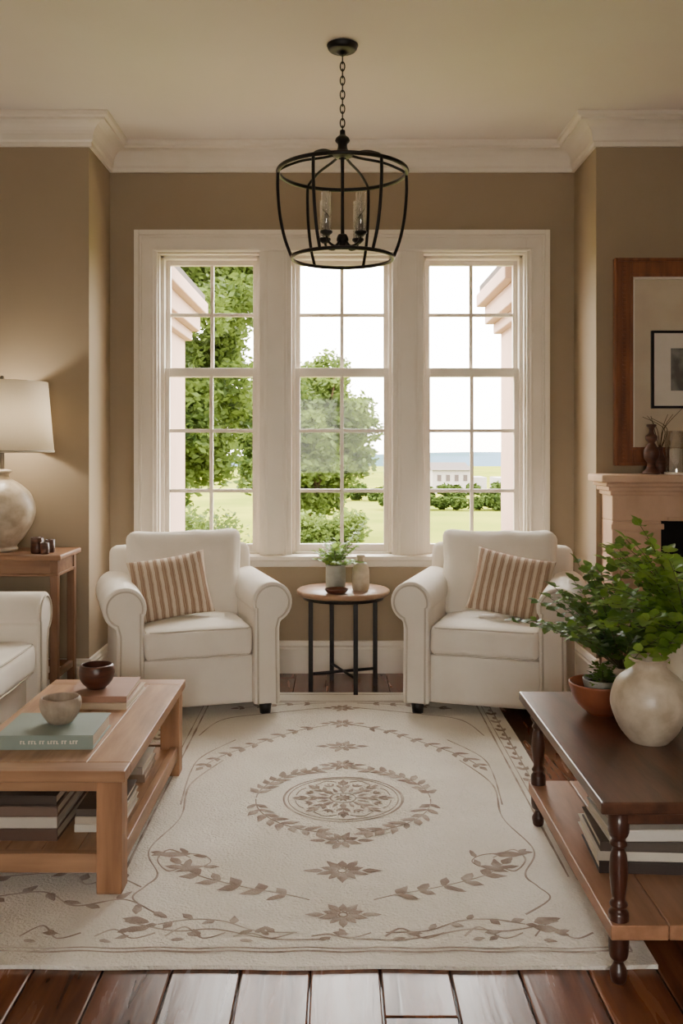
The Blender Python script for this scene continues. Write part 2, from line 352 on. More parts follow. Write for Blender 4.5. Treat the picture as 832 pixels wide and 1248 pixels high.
def leafcloud(name,blobs,nl,size,m,parent,flat=.0):
    V=[];F=[]
    tot=sum(b[3]**2 for b in blobs)
    for (bx,by,bz,br) in blobs:
        k=int(nl*br**2/tot)
        for _ in range(k):
            d=Vector((U(-1,1),U(-1,1),U(-1,1)))
            if d.length<.01: continue
            d=d.normalized()*(R()**.35)
            p=Vector((bx,by,bz))+d*br*U(.75,1.12)
            a=Vector((U(-1,1),U(-1,1),U(-.6,.6))).normalized(); c=a.cross(Vector((U(-1,1),U(-1,1),U(-1,1)))).normalized()
            s=size*U(.6,1.3); i=len(V)
            V+=[p-a*s,p+c*s*.5,p+a*s,p-c*s*.5]; F.append((i,i+1,i+2,i+3))
    return obj(name,V,F,m,parent)
def tree(name,x,y,rad,zc,hz,nblob,nl,size,m,tr=.12):
    e=empty(name,(x,y,GZ)); blobs=[]
    for i in range(nblob):
        while True:
            d=Vector((U(-1,1),U(-1,1),U(-1,1)))
            if d.length<=1: break
        blobs.append((d.x*rad*.85,d.y*rad*.85,zc-GZ+d.z*hz*.88,rad*U(.14,.28)))
    leafcloud('foliage',blobs,nl,size,m,e)
    P=[]
    for i in range(8):
        a=U(0,2*pi); q=U(.3,.8)*rad
        P.append(smoothprof([(U(-.25,.25),U(-.1,.1),0),(math.cos(a)*q*.25,math.sin(a)*q*.2,(zc-GZ)*.4),(math.cos(a)*q*.7,math.sin(a)*q*.6,zc-GZ),(math.cos(a)*q,math.sin(a)*q,zc-GZ+hz*.6)],5))
    tube('trunk',P,tr,M['bark'],e,7,taper=.25)
    return e
tree('garden_tree',-2.7,14,1.85,3.1,3.3,160,66000,.065,M['tree1'],.08)
tree('garden_tree',-1.0,27,2.3,1.9,2.8,130,52000,.10,M['tree2'],.09)
tree('garden_tree',-9,30,3.2,3,3.2,60,9000,.2,M['tree2'])
def bush(name,x,y,w,d,h,nl,size,m):
    e=empty(name,(x,y,GZ)); bl=[(U(-w,w)/2,U(-d,d)/2,U(.25,.7)*h,h*U(.25,.35)) for _ in range(int(14*max(1,w/h/2)))]
    leafcloud('foliage',bl,nl,size,m,e)
bush('garden_shrub',-2.6,17.6,1.6,1,1.9,12000,.055,M['tree1'])
bush('garden_shrub',-.75,22.8,2.2,1,1.5,12000,.07,M['tree2'])
bush('boxwood_hedge',11,44,18,1.2,.7,20000,.13,M['hedge'])
bush('boxwood_hedge',5,52,16,1.2,1.0,14000,.15,M['hedge'])
# ---------------------------------------------------------------- rug
RX0,RX1,RY0,RY1,RT=-1.25,.86,2.53,5.36,.012
rug=empty('area_rug')
V=[];F=[];nx,ny=60,80
for j in range(ny+1):
    for i in range(nx+1):
        u=i/nx;v=j/ny
        x=RX0+(RX1-RX0)*u; y=RY0+(RY1-RY0)*v
        if j==0: y+=.008*noise.noise(Vector((x*4,0,0)))
        if i in(0,nx): x+=.005*noise.noise(Vector((y*3,5,0)))
        V.append((x,y,RT))
nv=len(V)
for j in range(ny):
    for i in range(nx): F.append((j*(nx+1)+i,j*(nx+1)+i+1,(j+1)*(nx+1)+i+1,(j+1)*(nx+1)+i))
loop=[i for i in range(nx+1)]+[j*(nx+1)+nx for j in range(1,ny+1)]+[ny*(nx+1)+i for i in range(nx-1,-1,-1)]+[j*(nx+1) for j in range(ny-1,0,-1)]
for k in loop: V.append((V[k][0],V[k][1],.001))
for k in range(len(loop)):
    l=(k+1)%len(loop); F.append((loop[k],nv+k,nv+l,loop[l]))
obj('pile',V,F,M['rug'],rug)
MV=[];MF=[];LV=[];LF=[]
ZP=RT+.0012
def leafp(x,y,ang,ln,w,n=7):
    b=len(MV); zz=ZP+R()*.0008; ca,sa=math.cos(ang),math.sin(ang); w*=.95; ph=U(0,6)
    for i in range(n+1):
        t=i/n; p=t*ln; q=w*.5*math.sin(pi*t**.8)*(1+.18*math.sin(9*t+ph)); hgt=.003*math.sin(pi*t)
        for qq,h in ((q,0),(q*.45,hgt),(0,hgt*.55),(-q*.45,hgt),(-q,0)): MV.append((x+p*ca-qq*sa,y+p*sa+qq*ca,zz+h))
    for i in range(n):
        for k in range(4): MF.append((b+i*5+k,b+(i+1)*5+k,b+(i+1)*5+k+1,b+i*5+k+1))
def ribbon(pts,w,closed=False):
    n=len(pts); b=len(LV); zz=ZP-.0006+R()*.0005
    for i,p in enumerate(pts):
        a=pts[(i-1)%n] if (closed or i>0) else p; c=pts[(i+1)%n] if (closed or i<n-1) else p
        t=Vector((c[0]-a[0],c[1]-a[1])).normalized(); ww=w*(.8+.6*noise.noise(Vector((p[0]*9,p[1]*9,1)))+.1)
        for k,h in ((-.5,0),(0,.002),(.5,0)): LV.append((p[0]+t.y*ww*k,p[1]-t.x*ww*k,zz+h))
    for i in range(n if closed else n-1):
        j=(i+1)%n
        for k in range(2): LF.append((b+3*i+k,b+3*i+k+1,b+3*j+k+1,b+3*j+k))
def fl(px,py): 
    d=FP*H/(py-VY); return ((px-VX)*d/FP,d)
def circ(cx,cy,r,n=90,e=1): return [(cx+r*math.cos(2*pi*i/n),cy+e*r*math.sin(2*pi*i/n)) for i in range(n)]
mx,my=.02,3.74
for r,w in ((.235,.010),(.218,.005)): ribbon(circ(mx,my,r),w,True)
ribbon(circ(mx,my,.05,40),.008,True)
for i in range(8):
    a=i*pi/4
    leafp(mx+.055*math.cos(a),my+.055*math.sin(a),a,.07,.026)
    for s in (-1,1):
        leafp(mx+.1*math.cos(a),my+.1*math.sin(a),a+s*.6,.05,.02)
        leafp(mx+.14*math.cos(a),my+.14*math.sin(a),a+s*.5,.045,.018)
    ribbon([(mx+t*math.cos(a),my+t*math.sin(a)) for t in (.05,.1,.15,.19)],.007)
    leafp(mx+.16*math.cos(a),my+.16*math.sin(a),a,.045,.022)
    a2=a+pi/8
    leafp(mx+.06*math.cos(a2),my+.06*math.sin(a2),a2,.05,.016)
    for s in(-1,0,1): leafp(mx+.13*math.cos(a2),my+.13*math.sin(a2),a2+s*.7,.035,.014)
    ribbon([(mx+.19*math.cos(a2+t),my+(.19+.012*math.cos(t*12))*math.sin(a2+t)) for t in (-.25,-.15,-.05,.05,.15,.25)],.005)
for i in range(10): leafp(mx,my,i*pi/5,.04,.012)
def vine(pts,ll=.06,lw=.028,step=.055,pairs=True,stem=.005):
    pts=smoothprof(pts,12); ribbon(pts,stem); acc=0; k=0
    for i in range(1,len(pts)):
        dx=pts[i][0]-pts[i-1][0]; dy=pts[i][1]-pts[i-1][1]; acc+=math.hypot(dx,dy)
        if acc>step:
            acc=0; k+=1; a=math.atan2(dy,dx)
            for s in ((-1,1) if pairs else ((-1)**k,)):
                leafp(pts[i][0],pts[i][1],a+s*U(.55,.95),ll*U(.8,1.2),lw*U(.85,1.2))
    a=math.atan2(pts[-1][1]-pts[-2][1],pts[-1][0]-pts[-2][0]); leafp(pts[-1][0],pts[-1][1],a,ll,lw)
def arc(cx,cy,r,a0,a1,n=8,e=1): return [(cx+r*math.cos(a0+(a1-a0)*i/n),cy+e*r*math.sin(a0+(a1-a0)*i/n)) for i in range(n+1)]
D=math.radians
for s in (1,-1):
    f=lambda P:[(mx+s*(p[0]-mx),p[1]) for p in P]
    vine(f(arc(mx,my,.345,D(0),D(74))),.066,.03,.05); vine(f(arc(mx,my,.345,D(-2),D(-74))),.066,.03,.05)
def floret(x,y,s=1,n=8):
    for i in range(n):
        a=i*2*pi/n+pi/n; leafp(x+.012*s*math.cos(a),y+.012*s*math.sin(a),a,.06*s*(1 if i%2 else .8),.026*s)
    for k in (-1,1): leafp(x+k*.05*s,y,0 if k>0 else pi,.055*s,.024*s)
    ribbon(circ(x,y,.012*s,16),.006*s,True)
floret(*fl(417,936),1.0); floret(*fl(416,1029),1.1); floret(*fl(417,913),1.2); floret(*fl(417,1066),1.25,10); floret(*fl(418,1120),1.1,10); floret(*fl(417,885),1.1); floret(*fl(417,866),1.0)
for s in (1,-1):
    g=lambda L_:[fl(416+s*(p[0]-416),p[1]) for p in L_]
    vine(g([(432,887),(470,894),(520,910),(562,925),(585,938)]),.06,.028,.08)
    vine(g([(455,1102),(480,1096),(535,1086),(590,1072),(612,1058)]),.068,.035,.075)
    vine(g([(612,1058),(590,1062),(575,1054),(590,1046),(632,1044)]),.05,.026,.08,False)
    ribbon(smoothprof(g([(600,1050),(625,1040),(640,1052),(628,1066),(612,1062)]),8),.008)
    leafp(*g([(600,1046)])[0],0 if s>0 else pi,.12,.045); leafp(*g([(585,1060)])[0],-.5 if s>0 else pi+.5,.1,.04)
    ribbon(smoothprof(g([(560,930),(600,960),(612,1000),(650,1040),(640,1070),(655,1085),(670,1100),(640,1120)]),10),.007)
    ribbon(smoothprof(g([(545,905),(585,925),(600,945),(612,985)]),10),.006)
    vine(g([(470,1142),(520,1140),(560,1128),(600,1126),(640,1132)]),.045,.024,.06,False)
    ribbon(smoothprof(g([(430,1150),(500,1150),(570,1138),(620,1140),(680,1128)]),10),.007)
    ribbon(smoothprof(g([(440,866),(500,872),(560,880),(590,900)]),10),.006)
    vine(g([(435,860),(490,862),(540,866)]),.05,.026,.08)
    leafp(*g([(650,1130)])[0],.3 if s>0 else pi-.3,.09,.045); leafp(*g([(650,1136)])[0],-.2 if s>0 else pi+.2,.08,.04)
for o,w in ((.0,.009),(.024,.005)):
    x0,x1,y0_,y1_=-.70-o,.745+o,2.80-o,5.15+o
    seg=lambda a,b:[(a[0]+(b[0]-a[0])*i/40,a[1]+(b[1]-a[1])*i/40) for i in range(41)]
    ribbon(seg((x0,y0_+.25),(x0,y1_)),w); ribbon(seg((x1,y0_+.25),(x1,y1_)),w); ribbon(seg((x0,y1_),(x1,y1_)),w)
x0,x1=RX0+.07,RX1-.05
for yy,w in ((RY0+.07,.009),(RY0+.088,.004),(RY1-.05,.007)): ribbon([(x0+(x1-x0)*i/60,yy+.004*math.sin(i)) for i in range(61)],w)
for xx in (x0,x1): ribbon([(xx,RY0+.07+(RY1-RY0-.12)*i/60) for i in range(61)],.007)
xx=x0+.05
while xx<x1-.15:
    ribbon(smoothprof([(xx,RY0+.15),(xx+.05,RY0+.19+.03*U(-1,1)),(xx+.11,RY0+.14),(xx+.17,RY0+.17)],6),.007)
    leafp(xx+.06,RY0+.17,U(-.5,.8),.05,.024); leafp(xx+.1,RY0+.155,U(2,4),.045,.02); leafp(xx+.02,RY0+.13,U(-.4,.4),.04,.02); xx+=.19+U(0,.04)
vine([(-1.15,2.88),(-.93,2.95),(-.80,2.86),(-.66,2.90),(-.55,2.82)],.06,.03,.08,False,.007)
vine([(-.62,2.98),(-.72,3.05),(-.80,3.0),(-.88,3.08),(-1.1,3.05)],.055,.028,.08,False,.007)
yy=RY0+.55
while yy<RY1-.3:
    for bx_ in (-1.08,-.86,.80):
        leafp(bx_,yy,pi/2+.5,.055,.026); leafp(bx_,yy,pi/2-.5,.055,.026); leafp(bx_,yy+.06,pi/2,.05,.022)
    yy+=.14
obj('motif_leaves',MV,MF,M['rugp'],rug,True); obj('motif_lines',LV,LF,M['rugl'],rug)
# ---------------------------------------------------------------- seating
def arm_poly(s):
    P=[(.30,.06),(.30,.55)]
    cx,cz,r=.395,.585,.108
    for i in range(23):
        a=D(195)-(D(195)-D(-66))*i/22; P.append((cx+r*math.cos(a),cz+r*math.sin(a)))
    P+=[(.434,.45),(.434,.40),(.438,.06)]
    return P
def seat_furniture(name,loc,rz,hw,depth=.86,ncush=1,zoff=0):
    e=empty(name,loc,rz); yF=-depth/2; yK=depth/2
    for side,nm in ((-1,'arm_left'),(1,'arm_right')):
        P=[(side*(x+hw-.5),z) for x,z in arm_poly(1)]
        extrude_xz(nm,P,yF,yK-.12,M['sofa'],e,.018)
        Q=[]
        for x,z in P:
            vx,vz=x-side*(.375+hw-.5),z-(.585 if z>.45 else z)
            l=math.hypot(vx,vz); k=max(0,(l-.02)/l) if l>0 else 0
            Q.append((side*(.375+hw-.5)+vx*k,(.585 if z>.45 else z)+vz*k))
        tube(nm+'_welt',[[(x,yF-.003,z) for x,z in Q]],.005,M['pipe'],e,6)
    iw=hw-.2
    rbox('base',2*(iw+.02),depth-.1,.26,.02,M['sofa'],e,loc=(0,.01,.185),n=10)
    tube('base_welt',[[(-iw,yF+.055,.312),(iw,yF+.055,.312)]],.005,M['pipe'],e,6)
    rbox('back_frame',2*(hw-.075),.15,.62,.05,M['sofa'],e,(0,.01,.01),loc=(0,yK-.135,.52),rot=(D(-7),0,0),seed=3,nz=.003)
    cw=2*iw/ncush
    for i in range(ncush):
        cx=-iw+cw*(i+.5)
        rbox('seat_cushion_%d'%(i+1),cw-.006,depth-.23,.155,.035,M['sofa'],e,(.0,.012,.022),n=18,loc=(cx,yF+.012+(depth-.23)/2,.39),nz=.006,seed=i*7+abs(loc[0])*3)
        w2=cw/2-.012; yy=yF+.022
        for zz in (.455,.325):
            tube('seat_piping_%d'%(i+1),[[(cx-w2,yy+.4,zz),(cx-w2,yy+.02,zz),(cx-w2+.02,yy,zz),(cx,yy-.011,zz+(.004 if zz>.4 else -.004)),(cx+w2-.02,yy,zz),(cx+w2,yy+.02,zz),(cx+w2,yy+.4,zz)]],.0045,M['pipe'],e,6)
        rbox('back_cushion_%d'%(i+1),cw+(.05 if ncush==1 else -.01),.2,.53,.06,M['sofa'],e,(.008,.04,-.014),n=22,loc=(cx,yK-.275,.66),rot=(D(-12),0,0),nz=.016,seed=i*5+2+abs(loc[0]),pinch=.06)
    for sx in (-1,1):
        for sy in (yF+.06,yK-.12):
            lathe('foot',[(0,0),(.028,0),(.036,.065),(0,.065)],M['foot'],e,(sx*(hw-.13),sy,0),16)
    return e
def pillow(name,w,h,t,m,parent,loc,rot):
    n=26;V=[];F=[]
    for s in (1,-1):
        b=len(V)
        for j in range(n+1):
            for i in range(n+1):
                u=math.sin(pi/2*(2*i/n-1)); v=math.sin(pi/2*(2*j/n-1))
                x=w/2*u*(1-.07*(1-v*v)); z=h/2*v*(1-.07*(1-u*u))
                th=t/2*((1-u**4)*(1-v**4))**.5*(.72+.28*(1-u*u)*(1-v*v))
                th+=.008*noise.noise(Vector((x*12,z*12,s*3)))*(1-u**4)*(1-v**4)
                V.append((x,s*th,z))
        for j in range(n):
            for i in range(n): F.append((b+j*(n+1)+i,b+j*(n+1)+i+1,b+(j+1)*(n+1)+i+1,b+(j+1)*(n+1)+i))
    o=obj(name,V,F,m,parent,True,loc,rot)
    bm=bmesh.new(); bm.from_mesh(o.data); bmesh.ops.remove_doubles(bm,verts=bm.verts,dist=1e-5); bmesh.ops.recalc_face_normals(bm,faces=bm.faces); bm.to_mesh(o.data); bm.free()
    return o
seat_furniture('armchair',(-.826,5.205,RT),D(17),.48)
seat_furniture('armchair',(.860,5.205,RT),D(-17),.48)
pillow('striped_pillow',.42,.345,.14,M['stripe'],None,(-.898,5.06,.655),(D(-20),D(-8),D(17)))
pillow('striped_pillow',.42,.345,.14,M['stripe'],None,(.925,5.06,.665),(D(-20),D(10),D(-17)))
seat_furniture('sofa',(-1.90,3.75,0),D(90),1.0,.92,2)
# ---------------------------------------------------------------- round side table
e=empty('round_side_table',(.03,5.5,0))
lathe('top',[(0,.548),(.262,.548),(.27,.555),(.272,.565),(.27,.574),(.262,.58),(0,.58)],wood('table_top_wood',srgb(150,118,90),srgb(112,84,62),.4,'x'),e,seg=56)
lathe('apron_ring',[(.2,.525),(.235,.525),(.235,.548),(.2,.548),(.2,.525)],M['black'],e)
lg=[]
for k in range(4):
    a=k*pi/2+.35; q=Vector((math.cos(a),math.sin(a),0)); 
    lg.append((q.x*.2-.013,q.x*.2+.013,q.y*.2-.013,q.y*.2+.013,RT if q.y*.2+5.5<RY1 else 0,.53))
boxes('legs',lg,M['black'],e,.002)
tube('stretcher',[[(.2*math.cos(.35),.2*math.sin(.35),.1),(-.2*math.cos(.35),-.2*math.sin(.35),.1)],[(.2*math.cos(.35+pi/2),.2*math.sin(.35+pi/2),.1),(-.2*math.cos(.35+pi/2),-.2*math.sin(.35+pi/2),.1)]],.009,M['black'],e,4)
ZMIN=[-9]
def leaf(V,F,p,d,up,ln,w,curl=.15):
    d=d.normalized(); s=d.cross(up)
    if s.length<.01: s=d.orthogonal()
    s.normalize(); u=s.cross(d).normalized(); b=len(V)
    for t,ww in ((0,.02),(.3,.9),(.6,.95),(.85,.5),(1,.02)):
        c=p+d*ln*t-u*curl*ln*t*t
        for q in (c+s*w*.5*ww+u*w*.12*ww,c,c-s*w*.5*ww+u*w*.12*ww):
            q=q.copy(); q.z=max(q.z,ZMIN[0]); V.append(q)
    for i in range(4):
        for k in range(2): F.append((b+i*3+k,b+i*3+k+1,b+i*3+k+4,b+i*3+k+3))
def foliage(parent,base,stems,ll,lw,m,steps=9,stemr=.0022,droop=.3,pair=True,nm='leaves'):
    V=[];F=[];paths=[]
    for (a,el,ln) in stems:
        d=Vector((math.cos(a)*math.cos(el),math.sin(a)*math.cos(el),math.sin(el))); p=Vector(base); P=[p.copy()]
        for i in range(steps):
            d=(d+Vector((0,0,-droop/steps*1.6))).normalized(); p=p+d*ln/steps; p.z=max(p.z,ZMIN[0]+.02); P.append(p.copy())
            t=i/steps
            if t>.15:
                for s in ((-1,1) if pair else ((-1)**i,)):
                    sd=d.cross(Vector((0,0,1)))
                    if sd.length<.05: sd=Vector((1,0,0))
                    sd.normalize()
                    ld=(d*U(.3,.8)+sd*s+Vector((U(-.3,.3),U(-.3,.3),U(-.1,.5)))).normalized()
                    leaf(V,F,p,ld,Vector((U(-.3,.3),U(-.8,.0),1)),ll*U(.65,1.2)*(1-.3*t),lw*U(.7,1.15)*(1-.3*t),U(.05,.4))
        leaf(V,F,p,d,Vector((0,0,1)),ll,lw*.8)
        paths.append(P)
    o=obj(nm,V,F,m,parent,True); tube('stems',paths,stemr,M['stem'],parent,5,taper=.5); return o
e=empty('potted_plant',(-.015,5.47,.58))
lathe('pot',smoothprof([(0,0),(.048,0),(.056,.012),(.058,.07),(.057,.135),(.06,.142),(.055,.145),(.05,.135),(.048,.12),(0,.12)],3),M['greyc'],e)
lathe('soil',[(0,.122),(.05,.122)],M['soil'],e)
foliage(e,(0,0,.12),[(U(0,6.28),U(.5,1.4),U(.12,.18)) for _ in range(20)]+[(.2,1.15,.29),(.4,1.1,.27),(0,1.25,.27),(6.0,1.1,.24)],.04,.038,M['leaf'],9)
lathe('bud_vase',smoothprof([(0,0),(.04,0),(.048,.01),(.05,.06),(.048,.12),(.036,.15),(.022,.165),(.02,.185),(.026,.2),(.022,.2),(.016,.185),(.0,.17)],4),M['cer'],None,(.13,5.45,.58))
lathe('trinket_dish',smoothprof([(0,0),(.04,0),(.06,.012),(.068,.026),(.064,.026),(.045,.012),(0,.01)],4),M['dcup'],None,(-.01,5.32,.58))
# ---------------------------------------------------------------- coffee table (left)
e=empty('coffee_table')
x0,x1,y0,y1,T=-1.22,-.66,2.92,4.08,.40
fw=.085
boxes('top',[(x0,x1,y0,y0+fw,T-.036,T),(x0,x1,y1-fw,y1,T-.036,T)],M['oakx'],e,.004)
cw=(x1-x0)/4
boxes('top_boards',[(x0+i*cw+.0004,x0+(i+1)*cw-.0004,y0+fw+.001,y1-fw-.001,T-.036,T) for i in range(4)],M['oak'],e,.002)
L_=.08
legs=[(a,a+L_,b,b+L_,RT,T-.036) for a in (x0+.012,x1-L_-.012) for b in (y0+.012,y1-L_-.012)]
boxes('legs',legs,M['oakz'],e,.004)
boxes('apron',[(x0+.02,x0+.045,y0+.1,y1-.1,T-.07,T-.036),(x1-.045,x1-.02,y0+.1,y1-.1,T-.07,T-.036)],M['oak'],e,.002)
boxes('apron_ends',[(x0+.092,x1-.092,y0+.02,y0+.045,T-.07,T-.036),(x0+.092,x1-.092,y1-.045,y1-.02,T-.07,T-.036)],M['oakx'],e,.002)
boxes('shelf',[(x0+.05+i*.1153,x0+.05+(i+1)*.1153-.002,y0+.055,y1-.055,.095,.125) for i in range(4)],M['oak'],e,.002)
boxes('shelf_rails',[(x0+.02,x0+.05,y0+.09,y1-.09,.075,.135),(x1-.05,x1-.02,y0+.09,y1-.09,.075,.135)],M['oak'],e,.003)
boxes('shelf_rail_ends',[(x0+.09,x1-.09,y0+.022,y0+.055,.075,.135),(x0+.09,x1-.09,y1-.055,y1-.022,.075,.135)],M['oakx'],e,.003)
bc=[0]
def book(parent,cx,cy,z,w,d,h,col,rz=0,spine='y'):
    bc[0]+=1; m=cover('book_cover_%d'%bc[0],col); t=.0035
    b=empty('book_%d'%bc[0],(cx,cy,z),rz); b.parent=parent
    boxes('covers',[(-w/2,w/2,-d/2,d/2,0,t),(-w/2,w/2,-d/2,d/2,h-t,h),(-w/2,w/2,-d/2,-d/2+t,t,h-t)],m,b,.001)
    box('pages',-w/2+.006,w/2-.006,-d/2+t,d/2-.006,t,h-t,M['paper'],b)
    return b
st=empty('teal_art_book')
b=book(st,-.975,3.26,T,.32,.27,.048,(138,152,142),D(1))
g=M['paper']; tx=[]
xx=-.08
for wd in (.01,.022,.014,.03,.018,.026):
    k=0
    while k<wd: tx.append((xx,xx+.004,-.1362,-.1348,.019,.03)); tx.append((xx,xx+.0075,-.1362,-.1348,.019+.009*(len(tx)%3>0),.0215+.009*(len(tx)%3>0))); xx+=.0095; k+=.0095
    xx+=.008
boxes('spine_lettering',tx,g,b)
st=empty('book_stack')
book(st,-.93,3.77,T,.25,.33,.024,(196,176,150),D(-1)); book(st,-.935,3.77,T+.024,.24,.31,.024,(156,116,94),D(1.5))
lathe('stone_cup',smoothprof([(0,0),(.03,0),(.045,.01),(.064,.04),(.07,.07),(.066,.088),(.06,.088),(.062,.07),(.055,.04),(.035,.015),(0,.012)],4),M['bcup'],None,(-.962,3.27,T+.048),72,rib=.015,nrib=24)
lathe('turned_wood_bowl',smoothprof([(0,0),(.03,0),(.04,.008),(.06,.03),(.07,.062),(.066,.09),(.058,.096),(.058,.088),(.06,.062),(.05,.03),(.03,.014),(0,.012)],4),M['dcup'],None,(-.957,3.74,T+.048))
st=empty('book_stack'); z=.125
for i,(w,d,h,c) in enumerate([(.27,.36,.038,(96,74,62)),(.26,.35,.036,(200,190,174)),(.26,.34,.034,(120,98,84)),(.25,.33,.034,(70,58,50))]):
    book(st,-1.045+U(-.005,.005),3.24+U(-.005,.005),z,w,d,h,c,D(U(-2,2))); z+=h
st=empty('book_stack'); z=.125
for i,(w,d,h,c) in enumerate([(.15,.3,.026,(206,198,182)),(.15,.29,.024,(188,176,156)),(.145,.28,.024,(90,78,68))]):
    book(st,-.80,3.28,z,w,d,h,c,D(U(-2,2))); z+=h
st=empty('book_stack'); z=.125
for i,(w,d,h,c) in enumerate([(.2,.26,.03,(170,150,128)),(.19,.25,.028,(206,196,180))]):
    book(st,-.84,3.72,z,w,d,h,c,D(U(-2,2))); z+=h
# ---------------------------------------------------------------- walnut bench table (right)
e=empty('walnut_console_table')
x0,x1,y0,y1,T2=.675,1.34,2.42,3.53,.49
box('top',x0,x1,y0,y1,T2-.032,T2,M['wal'],e,.005)
boxes('apron',[(x0+.035,x0+.06,y0+.05,y1-.05,T2-.07,T2-.032),(x1-.06,x1-.035,y0+.05,y1-.05,T2-.07,T2-.032),(x0+.06,x1-.06,y0+.035,y0+.06,T2-.07,T2-.032),(x0+.06,x1-.06,y1-.06,y1-.035,T2-.07,T2-.032)],M['wal'],e,.003)
def turned(nm,x,y,zb):
    pf=[(0,0),(.018,0),(.024,.012),(.026,.03),(.018,.045),(.014,.055),(.026,.066),(.03,.085),(.03,.10)]
    pf2=[(.03,.185),(.022,.195),(.028,.205),(.02,.218),(.023,.24),(.027,.275),(.028,.30),(.024,.335),(.018,.352),(.027,.362),(.02,.374),(.028,.386),(.03,.392)]
    k=.86
    P=smoothprof(pf,3)+[(.031,.105),(.031,.18)]+smoothprof(pf2,3)+[(.032,.395),(.032,T2-.032-zb),(0,T2-.032-zb)]
    lathe(nm,[(r*k,z) for r,z in P],M['walz'],e,(x,y,zb),24)
for i,(lx,ly) in enumerate([(.735,2.475),(.735,3.47),(1.28,2.475),(1.28,3.47)]): turned('leg_%d'%(i+1),lx,ly,RT+.001 if lx<.86 and ly>RY0 else 0.0)
cw=(1.31-.705)/4
boxes('shelf',[(.705+i*cw+.0006,.705+(i+1)*cw-.0006,2.44,3.505,.125,.165) for i in range(4)],M['walsh'],e,.004)
def vase(nm,prof,m,loc,seg=48): return lathe(nm,smoothprof(prof,5),m,None,loc,seg)
vase('ceramic_vase',[(0,0),(.05,0),(.062,.006),(.092,.045),(.114,.10),(.116,.14),(.098,.19),(.066,.218),(.052,.232),(.054,.248),(.062,.256),(.057,.26),(.046,.25),(.042,.235),(.04,.2),(0,.18)],M['cer'],(.965,2.93,T2))
e=empty('terracotta_bowl',(.905,3.24,T2))
lathe('bowl',smoothprof([(0,0),(.045,0),(.055,.008),(.09,.04),(.108,.085),(.112,.105),(.106,.107),(.1,.088),(.08,.045),(.045,.02),(0,.016)],4),M['terra'],e)
e=empty('succulent_pot',(.91,3.24,T2+.052))
lathe('pot',smoothprof([(0,-.035),(.03,-.035),(.05,0),(.066,.045),(.07,.066),(.064,.066),(.058,.05),(0,.05)],4),M['greyc'],e)
lathe('soil',[(0,.052),(.06,.052)],M['soil'],e)
foliage(e,(0,0,.05),[(U(0,6.28),U(.2,1.3),U(.04,.075)) for _ in range(22)],.022,.014,M['leafd'],5,.001)
e=empty('fern_vase',(1.175,3.17,T2))
lathe('vase',smoothprof([(0,0),(.05,0),(.07,.02),(.09,.1),(.088,.17),(.06,.235),(.05,.26),(.055,.285),(.05,.285),(.04,.26),(0,.24)],5),M['cer2'],e)
ZMIN[0]=.01
sts=[(D(180)+U(-1.0,1.0),U(.35,1.3),U(.26,.43)) for _ in range(26)]+[(U(0,6.28),U(.5,1.4),U(.24,.38)) for _ in range(22)]
foliage(e,(0,0,.27),sts,.05,.05,M['leaf'],11,.002,.5)
e=empty('trailing_plant',(1.03,3.42,T2))
lathe('pot',smoothprof([(0,0),(.05,0),(.07,.06),(.075,.12),(.068,.12),(.06,.1),(0,.1)],4),M['cer2'],e)
foliage(e,(0,0,.1),[(D(175)+U(-.9,.9),U(.7,1.35),U(.26,.46)) for _ in range(20)]+[(U(0,6.28),U(.7,1.4),U(.26,.5)) for _ in range(14)],.048,.046,M['leafd'],11,.002,.4)
ZMIN[0]=-9
st=empty('book_stack'); z=.165
for i,(w,d,h,c) in enumerate([(.36,.27,.034,(60,50,46)),(.37,.28,.03,(214,206,190)),(.36,.27,.028,(90,80,72)),(.34,.26,.034,(222,216,204))]):
    book(st,.95+U(-.008,.008),2.87+U(-.008,.008),z,w,d,h,c,D(U(-4,3))); z+=h
# ---------------------------------------------------------------- end table, lamp, cups (left)
e=empty('end_table')
x0,x1,y0,y1,T3=-2.25,-1.45,4.93,5.33,.84
box('top',x0,x1,y0,y1,T3-.03,T3,M['side'],e,.008)
boxes('apron',[(x0+.04,x1-.04,y0+.03,y0+.05,T3-.115,T3-.03),(x0+.04,x1-.04,y1-.05,y1-.03,T3-.115,T3-.03),(x0+.03,x0+.05,y0+.05,y1-.05,T3-.115,T3-.03),(x1-.05,x1-.03,y0+.05,y1-.05,T3-.115,T3-.03)],M['side'],e,.003)
boxes('apron_bead',[(x0+.02,x1-.02,y0+.02,y0+.03,T3-.115,T3-.1),(x1-.03,x1-.02,y0+.03,y1-.03,T3-.115,T3-.1)],M['side'],e,.003)
boxes('legs',[(a,a+.042,b,b+.042,0,T3-.03) for a in (x0+.022,x1-.064) for b in (y0+.022,y1-.064)],M['sidez'],e,.004)
boxes('stretchers',[(x0+.03,x1-.03,y0+.035,y0+.055,.18,.215),(x0+.03,x1-.03,y1-.055,y1-.035,.18,.215),(x1-.055,x1-.03,y0+.06,y1-.06,.18,.215)],M['side'],e,.003)
e=empty('table_lamp',(-1.83,5.14,T3))
lathe('base',smoothprof([(0,0),(.07,0),(.085,.012),(.08,.03),(.12,.08),(.165,.16),(.175,.235),(.15,.31),(.1,.36),(.06,.385),(.04,.4),(.036,.42),(.05,.43),(.045,.44),(.02,.445),(0,.445)],5),M['cer'],e)
lathe('stem',[(0,.44),(.012,.44),(.012,.55),(.02,.56),(.02,.6),(0,.6)],M['pewter'],e,seg=16)
lathe('shade',[(.272,.54),(.24,.92),(.237,.92),(.269,.54),(.272,.54)],M['shade'],e,seg=64)
lathe('shade_trim',[(.274,.535),(.274,.548),(.268,.548),(.268,.535),(.274,.535)],M['pipe'],e,seg=64)
